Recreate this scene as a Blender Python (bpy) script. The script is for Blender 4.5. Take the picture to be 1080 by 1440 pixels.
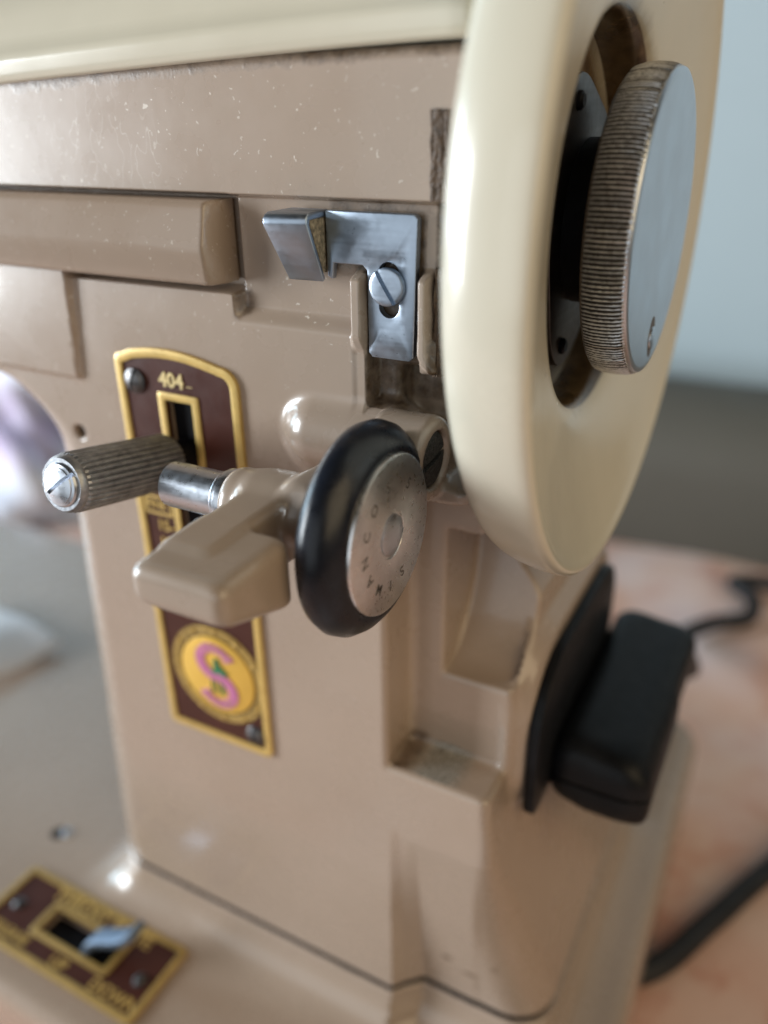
import bpy, bmesh, math, random
import numpy as np
from mathutils import Matrix, Vector, Euler

random.seed(7)
rng = np.random.default_rng(7)
scene = bpy.context.scene
for o in list(bpy.data.objects):
    bpy.data.objects.remove(o)
COL = scene.collection

# ---------------------------------------------------------------- frame of reference
# Everything is laid out in millimetres in the machine's own frame: +X to the handwheel end,
# +Y to the back, +Z up, Y=0 the front of the pillar, Z=0 the joint of pillar and bed.
TABLE = -50.0                      # table top below the joint
S = 0.001
def W(p):                          # machine mm -> world metres (table top at z = 0)
    return Vector((p[0] * S, p[1] * S, (p[2] - TABLE) * S))

# ---------------------------------------------------------------- camera
CR = np.array([[0.88380199, 0.19811673, -0.42384409],
               [0.46772325, -0.39613068, 0.79013635],
               [-0.01135842, -0.89656581, -0.44276488]])
CC = (43.5, -97.92, 168.8)
cam_d = bpy.data.cameras.new('camera')
cam = bpy.data.objects.new('camera', cam_d)
COL.objects.link(cam)
rot = Matrix(((CR[0, 0], -CR[0, 1], -CR[0, 2]), (CR[1, 0], -CR[1, 1], -CR[1, 2]), (CR[2, 0], -CR[2, 1], -CR[2, 2])))
cam.matrix_world = Matrix.Translation(W(CC)) @ rot.to_4x4()
cam_d.sensor_fit = 'VERTICAL'
cam_d.sensor_height = 24.0
cam_d.sensor_width = 18.0
cam_d.lens = 1135.0 / 1440.0 * 24.0
cam_d.clip_start = 0.004
cam_d.clip_end = 50
cam_d.dof.use_dof = True
cam_d.dof.focus_distance = 0.112
cam_d.dof.aperture_fstop = cam_d.lens / 3.6
scene.camera = cam
scene.render.resolution_x = 768
scene.render.resolution_y = 1024

# ---------------------------------------------------------------- world, lamps, exposure
world = bpy.data.worlds.new('World')
scene.world = world
world.use_nodes = True
bg = world.node_tree.nodes['Background']
bg.inputs[0].default_value = (1.0, 0.92, 0.82, 1)
bg.inputs[1].default_value = 0.035

def area(name, loc, target, sx, sy, power, color):
    l = bpy.data.lights.new(name, 'AREA')
    l.shape = 'RECTANGLE'; l.size = sx; l.size_y = sy; l.energy = power; l.color = color
    o = bpy.data.objects.new(name, l); COL.objects.link(o)
    o.location = loc
    o.rotation_euler = (Vector(target) - Vector(loc)).to_track_quat('-Z', 'Y').to_euler()
    return o
# daylight from a window to the left of the photographer
area('window_light', (-1.26, -0.60, 0.27), (-0.02, 0.02, 0.10), 0.45, 0.70, 31.0, (0.88, 0.95, 1.0))
# a second, narrower window further to the left
area('side_window_light', (-1.30, -0.02, 0.36), (-0.02, 0.02, 0.15), 0.30, 0.50, 7.0, (0.62, 0.84, 1.0))
# soft daylight of the room in front of the machine
area('room_light', (-0.10, -1.40, 0.32), (-0.02, 0.0, 0.10), 1.4, 1.2, 5.5, (0.88, 0.95, 1.0))
# warm light of the room to the right
area('warm_light', (0.50, -0.20, 0.46), (0.02, 0.03, 0.20), 0.5, 0.5, 2.0, (1.0, 0.79, 0.50))

scene.view_settings.view_transform = 'Standard'
scene.view_settings.look = 'None'
scene.view_settings.exposure = 0.0
scene.view_settings.gamma = 1.0
scene.view_settings.use_curve_mapping = False
scene.cycles.use_denoising = True
scene.cycles.max_bounces = 8
scene.cycles.caustics_reflective = False
scene.cycles.caustics_refractive = False
scene.cycles.sample_clamp_indirect = 6.0

# ---------------------------------------------------------------- material helpers
class NT:
    def __init__(self, name):
        self.m = bpy.data.materials.new(name); self.m.use_nodes = True
        self.t = self.m.node_tree; self.b = self.t.nodes['Principled BSDF']
        self._co = None
    def n(self, typ, **kw):
        nd = self.t.nodes.new(typ)
        for k, v in kw.items(): setattr(nd, k, v)
        return nd
    def l(self, a, b): self.t.links.new(a, b)
    def co(self):
        if self._co is None: self._co = self.n('ShaderNodeTexCoord')
        return self._co.outputs['Object']
    def mapped(self, scale, rot=(0, 0, 0)):
        mp = self.n('ShaderNodeMapping'); self.l(self.co(), mp.inputs[0])
        mp.inputs['Scale'].default_value = scale; mp.inputs['Rotation'].default_value = rot
        return mp.outputs[0]
    def noise(self, scale, detail=3, rough=.55, vec=None, dist=0):
        nd = self.n('ShaderNodeTexNoise'); self.l(vec or self.co(), nd.inputs['Vector'])
        nd.inputs['Scale'].default_value = scale; nd.inputs['Detail'].default_value = detail
        nd.inputs['Roughness'].default_value = rough; nd.inputs['Distortion'].default_value = dist
        return nd.outputs['Fac']
    def vor(self, scale, vec=None, feature='F1'):
        nd = self.n('ShaderNodeTexVoronoi', feature=feature); self.l(vec or self.co(), nd.inputs['Vector'])
        nd.inputs['Scale'].default_value = scale
        return nd
    def ramp(self, fac, p0, p1, c0=0.0, c1=1.0):
        nd = self.n('ShaderNodeMapRange'); self.l(fac, nd.inputs[0])
        nd.inputs[1].default_value = p0; nd.inputs[2].default_value = p1
        nd.inputs[3].default_value = c0; nd.inputs[4].default_value = c1
        return nd.outputs[0]
    def math(self, op, a, b=None):
        nd = self.n('ShaderNodeMath', operation=op)
        for i, v in enumerate((a, b)):
            if v is None: continue
            if isinstance(v, (int, float)): nd.inputs[i].default_value = v
            else: self.l(v, nd.inputs[i])
        return nd.outputs[0]
    def mix(self, fac, a, b):
        nd = self.n('ShaderNodeMix', data_type='RGBA')
        for sock, v in ((nd.inputs[0], fac), (nd.inputs[6], a), (nd.inputs[7], b)):
            if isinstance(v, (int, float)): sock.default_value = v
            elif isinstance(v, tuple): sock.default_value = (*v, 1)
            else: self.l(v, sock)
        return nd.outputs[2]
    def attr(self, name):
        nd = self.n('ShaderNodeAttribute', attribute_name=name); return nd.outputs['Fac']
    def bump(self, h, strength, dist):
        nd = self.n('ShaderNodeBump'); self.l(h, nd.inputs['Height'])
        nd.inputs['Strength'].default_value = strength; nd.inputs['Distance'].default_value = dist
        self.l(nd.outputs[0], self.b.inputs['Normal']); return nd
    def col(self, c):
        if isinstance(c, tuple): self.b.inputs['Base Color'].default_value = (*c, 1)
        else: self.l(c, self.b.inputs['Base Color'])
    def set(self, **kw):
        for k, v in kw.items():
            s = self.b.inputs[k.replace('_', ' ')]
            if isinstance(v, (int, float)): s.default_value = v
            elif isinstance(v, tuple): s.default_value = (*v, 1) if len(v) == 3 else v
            else: self.l(v, s)
        return self

def simple(name, c, rough, metal=0.0, coat=0.0, var=0.12, vscale=150, bump=0.0, bscale=800):
    m = NT(name)
    f = m.noise(vscale, 4)
    m.col(m.mix(m.ramp(f, .3, .7), tuple(x * (1 - var) for x in c), tuple(min(1, x * (1 + var)) for x in c)))
    m.set(Roughness=m.ramp(m.noise(vscale * 2.3, 3), .3, .7, rough * .85, rough * 1.15), Metallic=metal, Coat_Weight=coat, Coat_Roughness=.08)
    if bump: m.bump(m.noise(bscale, 3), bump, .0003)
    return m.m

def taupe_paint(name, specks=True):
    m = NT(name)
    base = m.mix(m.ramp(m.noise(28, 4), .3, .7), (.335, .257, .199), (.374, .290, .229))
    # small chips, lint and scuffs lying in the enamel
    warp = m.n('ShaderNodeVectorMath', operation='ADD')
    m.l(m.co(), warp.inputs[0])
    nz = m.n('ShaderNodeTexNoise'); m.l(m.co(), nz.inputs['Vector']); nz.inputs['Scale'].default_value = 700
    sc = m.n('ShaderNodeVectorMath', operation='SCALE'); m.l(nz.outputs['Color'], sc.inputs[0]); sc.inputs['Scale'].default_value = .0032
    m.l(sc.outputs[0], warp.inputs[1])
    v1 = m.vor(420, warp.outputs[0])
    sep = m.n('ShaderNodeSeparateColor'); m.l(v1.outputs['Color'], sep.inputs[0])
    size = m.ramp(sep.outputs[0], .70, 1.0, 0.0, .13)
    spk = m.math('MULTIPLY', m.math('LESS_THAN', v1.outputs['Distance'], size), m.math('GREATER_THAN', sep.outputs[0], .70))
    v2 = m.vor(900, warp.outputs[0])
    sep2 = m.n('ShaderNodeSeparateColor'); m.l(v2.outputs['Color'], sep2.inputs[0])
    spk2 = m.math('MULTIPLY', m.math('LESS_THAN', v2.outputs['Distance'], .16), m.math('GREATER_THAN', sep2.outputs[1], .76))
    zone = m.attr('dust')
    patch = m.ramp(m.noise(60, 3), .42, .62)
    amt = m.math('MULTIPLY', m.math('MULTIPLY', m.math('MAXIMUM', spk, spk2), zone), m.math('ADD', m.math('MULTIPLY', patch, .75), .32))
    if specks: scr = m.math('MULTIPLY', m.math('LESS_THAN', m.math('ABSOLUTE', m.math('SUBTRACT', m.noise(170, 2, .5, m.mapped((1.6, 1, .8), (0, .6, 0))), .5)), .0042), m.ramp(m.noise(45, 2), .58, .64))
    amt = m.math('MAXIMUM', amt, m.math('MULTIPLY', m.math('MULTIPLY', scr, zone), .3))
    base = m.mix(m.math('MULTIPLY', amt, .85), base, (.70, .64, .56))
    d = m.attr('dirt')
    oil = m.ramp(m.math('ADD', m.math('MULTIPLY', d, 1.25), m.math('MULTIPLY', m.noise(420, 5, .65), .9)), .72, 1.25)
    base = m.mix(oil, base, m.mix(m.ramp(m.noise(900, 4), .35, .65), (.045, .025, .012), (.105, .060, .028)))
    g = m.attr('lint')
    fz = m.ramp(m.math('ADD', m.math('MULTIPLY', g, 1.2), m.math('MULTIPLY', m.noise(1500, 5, .7), .9)), .85, 1.2)
    base = m.mix(fz, base, m.mix(m.ramp(m.noise(2600, 3), .35, .65), (.10, .09, .075), (.42, .40, .36)))
    m.col(base)
    rg = m.ramp(m.noise(90, 4), .3, .7, .24, .32)
    m.set(Roughness=m.math('ADD', rg, m.math('MULTIPLY', m.math('MAXIMUM', oil, fz), .25)), Coat_Weight=.5, Coat_Roughness=.06)
    h = m.math('ADD', m.math('MULTIPLY', m.noise(260, 3), .6), m.math('ADD', m.math('MULTIPLY', amt, .5), m.math('MULTIPLY', m.math('MULTIPLY', m.noise(2200, 3), m.math('MAXIMUM', oil, fz)), 3.0)))
    m.bump(h, .25, .00012)
    return m.m

M = {}
M['taupe'] = taupe_paint('taupe_enamel')
M['taupe_plain'] = simple('taupe_enamel_plain', (.345, .272, .215), .3, coat=.35, var=.06, vscale=40, bump=.05, bscale=260)

def cream_paint(name, dirt):
    m = NT(name)
    base = m.mix(m.ramp(m.noise(30, 4), .3, .7), (.565, .522, .418), (.615, .57, .46))
    v1 = m.vor(260); sep = m.n('ShaderNodeSeparateColor'); m.l(v1.outputs['Color'], sep.inputs[0])
    spk = m.math('MULTIPLY', m.math('LESS_THAN', v1.outputs['Distance'], .10), m.math('GREATER_THAN', sep.outputs[0], .93))
    base = m.mix(m.math('MULTIPLY', spk, .7), base, (.26, .20, .12))
    if dirt:
        d = m.attr('dirt')
        f = m.ramp(m.math('ADD', m.math('MULTIPLY', d, 1.3), m.math('MULTIPLY', m.noise(130, 5, .65), .8)), .72, 1.5)
        base = m.mix(f, base, m.mix(m.ramp(m.noise(260, 4), .3, .7), (.045, .026, .012), (.17, .11, .05)))
    m.col(base)
    m.set(Roughness=m.ramp(m.noise(60, 4), .3, .7, .20, .28), Coat_Weight=.3, Coat_Roughness=.06)
    m.bump(m.noise(180, 3), .12, .0001)
    return m.m
M['cream'] = cream_paint('cream_enamel', False)
M['cream_wheel'] = cream_paint('cream_enamel_wheel', True)

def steel(name, c, rough, scratch=.3, aniso=None, spots=0.0):
    m = NT(name)
    st = m.noise(60, 4, .6, m.mapped((1, 1, 22), (0, .5, .3)))
    st2 = m.noise(900, 4)
    f = m.math('ADD', m.math('MULTIPLY', m.ramp(st, .3, .7), .5), m.math('MULTIPLY', m.ramp(st2, .3, .7), .5))
    col = m.mix(f, tuple(x * (1 - scratch * .5) for x in c), tuple(min(1, x * (1 + scratch * .4)) for x in c))
    if spots:
        v = m.ramp(m.noise(1300, 4, .7), .62, .69)
        z = m.ramp(m.noise(150, 3), .50, .66)
        col = m.mix(m.math('MULTIPLY', m.math('MULTIPLY', v, z), spots), col, (.06, .05, .045))
    m.col(col)
    m.set(Metallic=1.0, Roughness=m.ramp(f, 0, 1, rough * .75, rough * 1.35))
    m.bump(st, .08, .0001)
    return m.m
M['steel_blue'] = steel('blued_steel', (.38, .44, .52), .34, .18, spots=.5)
M['steel_knob'] = simple('satin_steel', (.62, .66, .72), .33, metal=1.0, var=.03, vscale=60)
M['chrome'] = steel('bright_steel', (.60, .64, .70), .30, .22)
M['steel_disc'] = simple('pitted_steel', (.80, .80, .80), .30, metal=1.0, var=.08, vscale=500, bump=.03, bscale=1200)
M['lever_steel'] = steel('brushed_lever_steel', (.17, .215, .28), .55, .25)
M['steel_dark'] = steel('dark_steel', (.13, .125, .125), .38, .4)

def knurl_mat():
    m = NT('grimy_knurled_steel')
    g = m.attr('groove')
    nz = m.noise(1400, 4, .7)
    f = m.ramp(m.math('ADD', g, m.math('MULTIPLY', nz, 1.0)), .66, .95)
    m.col(m.mix(f, (.56, .57, .585), (.028, .025, .022)))
    m.set(Metallic=m.math('SUBTRACT', .9, m.math('MULTIPLY', f, .8)), Roughness=m.ramp(f, 0, 1, .36, .7))
    return m.m
M['knurl'] = knurl_mat()
M['grip'] = simple('worn_grey_steel_grip', (.27, .28, .30), .40, metal=.7, var=.3, vscale=700, bump=.2, bscale=1500)
M['black_plastic'] = simple('black_bakelite', (.007, .0075, .009), .42, var=.3, vscale=200, bump=.15, bscale=900)
M['rubber'] = simple('black_rubber', (.007, .009, .015), .30, var=.3, vscale=300, bump=.05, bscale=600)
M['cable'] = simple('black_cable_rubber', (.022, .022, .024), .5, var=.2)
M['void'] = simple('black_grease_shade', (.006, .006, .008), .45, var=.3)  # grease black; also colours in the shade of slots, holes and joint
M['ink'] = simple('dark_stamped_lettering', (.10, .09, .085), .6, var=.2, vscale=900)
M['gold'] = simple('gold_enamel', (.60, .41, .125), .38, metal=.25, coat=.2, var=.10, vscale=400, bump=.05)
M['gold_disc'] = simple('gold_badge_enamel', (.74, .45, .075), .33, metal=.2, coat=.3, var=.05, vscale=200)
M['gold_dull'] = simple('dull_gold_lettering', (.42, .28, .085), .45, metal=.25, var=.15, vscale=600)
M['gold_pale'] = simple('pale_gold_lettering', (.70, .55, .26), .4, metal=.2, var=.1, vscale=600)
M['maroon'] = simple('maroon_enamel', (.062, .020, .014), .38, coat=.0, var=.12, vscale=120, bump=.05)
M['magenta'] = simple('magenta_enamel', (.47, .15, .29), .4, var=.18, vscale=500)
M['green'] = simple('green_enamel', (.03, .17, .075), .4, var=.2, vscale=600)
M['pinkgold'] = simple('pale_pink_lettering', (.66, .36, .33), .5, var=.1)
M['dusty'] = simple('gritty_dust', (.27, .225, .16), .8, var=.55, vscale=1500, bump=1.0, bscale=1800)
M['felt'] = simple('oily_brown_felt', (.070, .038, .016), .6, var=.4, vscale=1100, bump=1.0, bscale=1500)
M['paper'] = simple('white_paper', (.72, .72, .74), .6, var=.04, vscale=30)
M['bolt'] = simple('black_dusty_bolt', (.035, .033, .030), .6, var=.9, vscale=2500, bump=1.0, bscale=2200)

def dull(name, lvl):
    M[name].node_tree.nodes['Principled BSDF'].inputs['Specular IOR Level'].default_value = lvl
dull('black_plastic', .16); dull('rubber', .35); dull('cable', .25); dull('void', .1); dull('maroon', .25)
def table_mat():
    m = NT('salmon_tie_dyed_cloth')
    n1 = m.noise(9, 4, .6, dist=.6); n2 = m.noise(38, 4, .65, dist=.4); n3 = m.noise(6, 3)
    c = m.mix(m.ramp(n1, .40, .62), (.70, .43, .33), (.75, .56, .47))
    c = m.mix(m.math('MULTIPLY', m.ramp(n2, .50, .62), .75), c, (.60, .28, .19))
    c = m.mix(m.ramp(n3, .52, .66), c, (.80, .72, .76))
    m.col(c); m.set(Roughness=.85, Sheen_Weight=.2)
    m.bump(m.noise(320, 4), .5, .0006)
    return m.m
M['tablecloth'] = table_mat()
M['wall'] = simple('pale_blue_wall_paint', (.37, .45, .49), .8, var=.02, vscale=6)
M['wall_shade'] = simple('wall_shade_grey', (.088, .082, .068), .7, var=.05, vscale=10)  # grey stands for the shade on the lower wall
def fabric_mat():
    m = NT('floral_pastel_fabric')
    n1 = m.noise(9, 3); n2 = m.noise(11, 3, .5); 
    c = m.mix(m.ramp(n1, .42, .6), (.55, .68, .88), (.82, .85, .92))
    c = m.mix(m.math('MULTIPLY', m.ramp(n2, .52, .68), .7), c, (.62, .42, .66))
    m.col(c); m.set(Roughness=.85)
    return m.m
M['fabric'] = fabric_mat()

# ---------------------------------------------------------------- object helpers
def finish(me, sharp=None):
    me.update()
    for p in me.polygons: p.use_smooth = True
    if sharp is not None: me.set_sharp_from_angle(angle=math.radians(sharp))

def link(name, me, mat, parent=None, kind=None):
    o = bpy.data.objects.new(name, me); COL.objects.link(o)
    if mat is not None:
        me.materials.clear(); me.materials.append(M[mat])
    if parent is not None:
        o.parent = parent
        o.matrix_parent_inverse = Matrix.Translation(ROOTS.get(parent.name, Vector((0, 0, 0)))).inverted()
    if kind: o['kind'] = kind
    return o
ROOTS = {}
def thing(name, label, cat, loc, group=None):
    o = bpy.data.objects.new(name, None); COL.objects.link(o)
    o.empty_display_size = .02
    o.location = W(loc); ROOTS[o.name] = W(loc)
    o['label'] = label; o['category'] = cat
    if group: o['group'] = group
    return o
def tag(o, label, cat): o['label'] = label; o['category'] = cat; return o

def mesh_from(name, V, F, sharp=35):
    me = bpy.data.meshes.new(name)
    me.from_pydata([W(v) for v in V], [], F)
    me.validate()
    bm = bmesh.new(); bm.from_mesh(me); bmesh.ops.recalc_face_normals(bm, faces=bm.faces); bm.to_mesh(me); bm.free()
    finish(me, sharp); return me

def bevel_mesh(me, width, seg=3, angle=30, sharp=None):
    bm = bmesh.new(); bm.from_mesh(me)
    es = [e for e in bm.edges if e.is_manifold and e.calc_face_angle(0) > math.radians(angle)]
    bmesh.ops.bevel(bm, geom=es, offset=width * S, segments=seg, profile=.5, affect='EDGES', clamp_overlap=True)
    bm.to_mesh(me); bm.free(); finish(me, sharp if sharp is not None else 40)
    return me

def box(name, x0, x1, y0, y1, z0, z1, mat, parent=None, bev=0.0, seg=3, kind=None):
    V = [(x, y, z) for x in (x0, x1) for y in (y0, y1) for z in (z0, z1)]
    F = [(0, 1, 3, 2), (4, 6, 7, 5), (0, 4, 5, 1), (2, 3, 7, 6), (0, 2, 6, 4), (1, 5, 7, 3)]
    me = mesh_from(name, V, F, None if bev else 30)
    if bev: bevel_mesh(me, bev, seg)
    return link(name, me, mat, parent, kind)

def prism(name, poly, a0, a1, axis, mat, parent=None, bev=0.0, seg=2, sharp=35):
    """poly in the two axes left over (x,y,z order), extruded from a0 to a1 along axis"""
    n = len(poly); V = []
    for a in (a0, a1):
        for (u, v) in poly:
            V.append({'x': (a, u, v), 'y': (u, a, v), 'z': (u, v, a)}[axis])
    F = [tuple(range(n)), tuple(range(2 * n - 1, n - 1, -1))] + [(i, (i + 1) % n, n + (i + 1) % n, n + i) for i in range(n)]
    me = mesh_from(name, V, F, sharp)
    if bev: bevel_mesh(me, bev, seg)
    return link(name, me, mat, parent)

def rrect(u0, u1, v0, v1, r, n=6):
    if not isinstance(r, (tuple, list)): r = (r,) * 4
    P = []
    for (cu, cv, a0, rr) in ((u1 - r[0], v1 - r[0], 0, r[0]), (u0 + r[1], v1 - r[1], 90, r[1]), (u0 + r[2], v0 + r[2], 180, r[2]), (u1 - r[3], v0 + r[3], 270, r[3])):
        for k in range(n + 1):
            a = math.radians(a0 + 90 * k / n); P.append((cu + rr * math.cos(a), cv + rr * math.sin(a)))
    return P

def ring_prism(name, outer, inner, a0, a1, axis, mat, parent=None, sharp=30, bev=0.0):
    n = len(outer); assert n == len(inner)
    mk = {'x': lambda a, u, v: (a, u, v), 'y': lambda a, u, v: (u, a, v), 'z': lambda a, u, v: (u, v, a)}[axis]
    V = [mk(a, *p) for a in (a0, a1) for L in (outer, inner) for p in L]
    F = []
    for i in range(n):
        j = (i + 1) % n
        o0, o1, i0, i1 = i, j, n + i, n + j
        O0, O1, I0, I1 = 2 * n + i, 2 * n + j, 3 * n + i, 3 * n + j
        F += [(o0, o1, i1, i0), (O0, I0, I1, O1), (o0, O0, O1, o1), (i0, i1, I1, I0)]
    me = mesh_from(name, V, F, sharp)
    if bev: bevel_mesh(me, bev, 2, 40)
    return link(name, me, mat, parent)

def basis(d):
    d = Vector(d).normalized()
    u = d.cross(Vector((0, 0, 1)))
    if u.length < 1e-3: u = Vector((1, 0, 0))
    u.normalize(); v = d.cross(u).normalized()
    return d, u, v

def lathe_mesh(name, prof, c, d, seg=64, sharp=35, rfun=None, attr=None):
    """prof: list of (along, radius) from c along d; radius 0 closes the end"""
    c = Vector(c); d, u, v = basis(d)
    V = []; F = []; A = []; rows = []
    for pi, (a, r) in enumerate(prof):
        if r <= 1e-6:
            rows.append([len(V)]); V.append(c + d * a); A.append(0); continue
        row = []
        for k in range(seg):
            t = 2 * math.pi * k / seg
            rr = r; g = 0.0
            if rfun: rr, g = rfun(pi, k, r)
            row.append(len(V)); V.append(c + d * a + (u * math.cos(t) + v * math.sin(t)) * rr); A.append(g)
        rows.append(row)
    for a, b in zip(rows[:-1], rows[1:]):
        for k in range(seg):
            j = (k + 1) % seg
            if len(a) == 1 and len(b) == 1: continue
            if len(a) == 1: F.append((a[0], b[j], b[k]))
            elif len(b) == 1: F.append((a[k], a[j], b[0]))
            else: F.append((a[k], a[j], b[j], b[k]))
    me = mesh_from(name, V, F, sharp)
    if attr:
        at = me.attributes.new(attr, 'FLOAT', 'POINT'); at.data.foreach_set('value', np.array(A, np.float32))
    return me
def lathe(name, prof, c, d, mat, parent=None, seg=64, sharp=35, **kw):
    return link(name, lathe_mesh(name, prof, c, d, seg, sharp, **kw), mat, parent)

def tube(name, pts, r, mat, parent=None, seg=16, sub=10, flat=1.0):
    P = [Vector(p) for p in pts]; C = []
    for i in range(len(P) - 1):
        p0 = P[max(i - 1, 0)]; p1 = P[i]; p2 = P[i + 1]; p3 = P[min(i + 2, len(P) - 1)]
        for k in range(sub):
            t = k / sub
            C.append(.5 * ((2 * p1) + (p2 - p0) * t + (2 * p0 - 5 * p1 + 4 * p2 - p3) * t * t + (3 * p1 - p0 - 3 * p2 + p3) * t ** 3))
    C.append(P[-1]); V = []; F = []
    for i, p in enumerate(C):
        d = (C[min(i + 1, len(C) - 1)] - C[max(i - 1, 0)])
        d, u, v = basis(d)
        for k in range(seg):
            a = 2 * math.pi * k / seg
            V.append(p + u * math.cos(a) * r + v * math.sin(a) * r * flat)
    for i in range(len(C) - 1):
        for k in range(seg):
            j = (k + 1) % seg
            F.append((i * seg + k, i * seg + j, (i + 1) * seg + j, (i + 1) * seg + k))
    F.append(tuple(range(seg))); F.append(tuple((len(C) - 1) * seg + k for k in range(seg)))
    return link(name, mesh_from(name, V, F, 50), mat, parent)

def join_meshes(name, meshes):
    bm = bmesh.new()
    for me in meshes: bm.from_mesh(me)
    out = bpy.data.meshes.new(name); bm.to_mesh(out); bm.free(); finish(out, 35)
    for me in meshes: bpy.data.meshes.remove(me)
    return out

def text_mesh(txt, size, extr, origin, ux, uy, align='CENTER', bold=0.0):
    cu = bpy.data.curves.new('t', 'FONT'); cu.body = txt; cu.size = size; cu.extrude = extr
    cu.align_x = align; cu.align_y = 'CENTER'; cu.resolution_u = 3; cu.offset = bold
    ob = bpy.data.objects.new('t', cu); COL.objects.link(ob)
    bpy.context.view_layer.update()
    me = bpy.data.meshes.new_from_object(ob.evaluated_get(bpy.context.evaluated_depsgraph_get()))
    bpy.data.objects.remove(ob); bpy.data.curves.remove(cu)
    ux = Vector(ux).normalized(); uy = Vector(uy).normalized(); uz = ux.cross(uy)
    o = Vector(origin)
    for v in me.vertices:
        v.co = W(o + ux * v.co.x + uy * v.co.y + uz * v.co.z)
    me.update(); return me

# ---------------------------------------------------------------- solid modelling with distance fields
def smax(a, b, k):
    return np.maximum(a, b) + np.maximum(k - np.abs(a - b), 0) ** 2 / (4 * k)
def smin(a, b, k): return -smax(-a, -b, k)
def ss(a, b, x):
    t = np.clip((x - a) / (b - a), 0, 1); return t * t * (3 - 2 * t)
def win(x, a, b, w=.5):            # 1 between a and b with soft flanks
    return ss(a - w, a + w, x) * (1 - ss(b - w, b + w, x))
def sbox(x, y, z, x0, x1, y0, y1, z0, z1, k):
    a = np.abs(x - (x0 + x1) / 2) - (x1 - x0) / 2
    b = np.abs(y - (y0 + y1) / 2) - (y1 - y0) / 2
    c = np.abs(z - (z0 + z1) / 2) - (z1 - z0) / 2
    return smax(smax(a, b, k), c, k)
def rr2(u, v, u0, u1, v0, v1, r):  # rounded rectangle, exact distance
    a = np.abs(u - (u0 + u1) / 2) - (u1 - u0) / 2 + r
    b = np.abs(v - (v0 + v1) / 2) - (v1 - v0) / 2 + r
    return np.minimum(np.maximum(a, b), 0) + np.hypot(np.maximum(a, 0), np.maximum(b, 0)) - r

def axis_pts(*segs):
    out = [segs[0][0]]
    for a, b, h in segs:
        n = max(1, int(round((b - a) / h)))
        out += [a + (b - a) * (i + 1) / n for i in range(n)]
    return np.array(out, np.float32)

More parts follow.
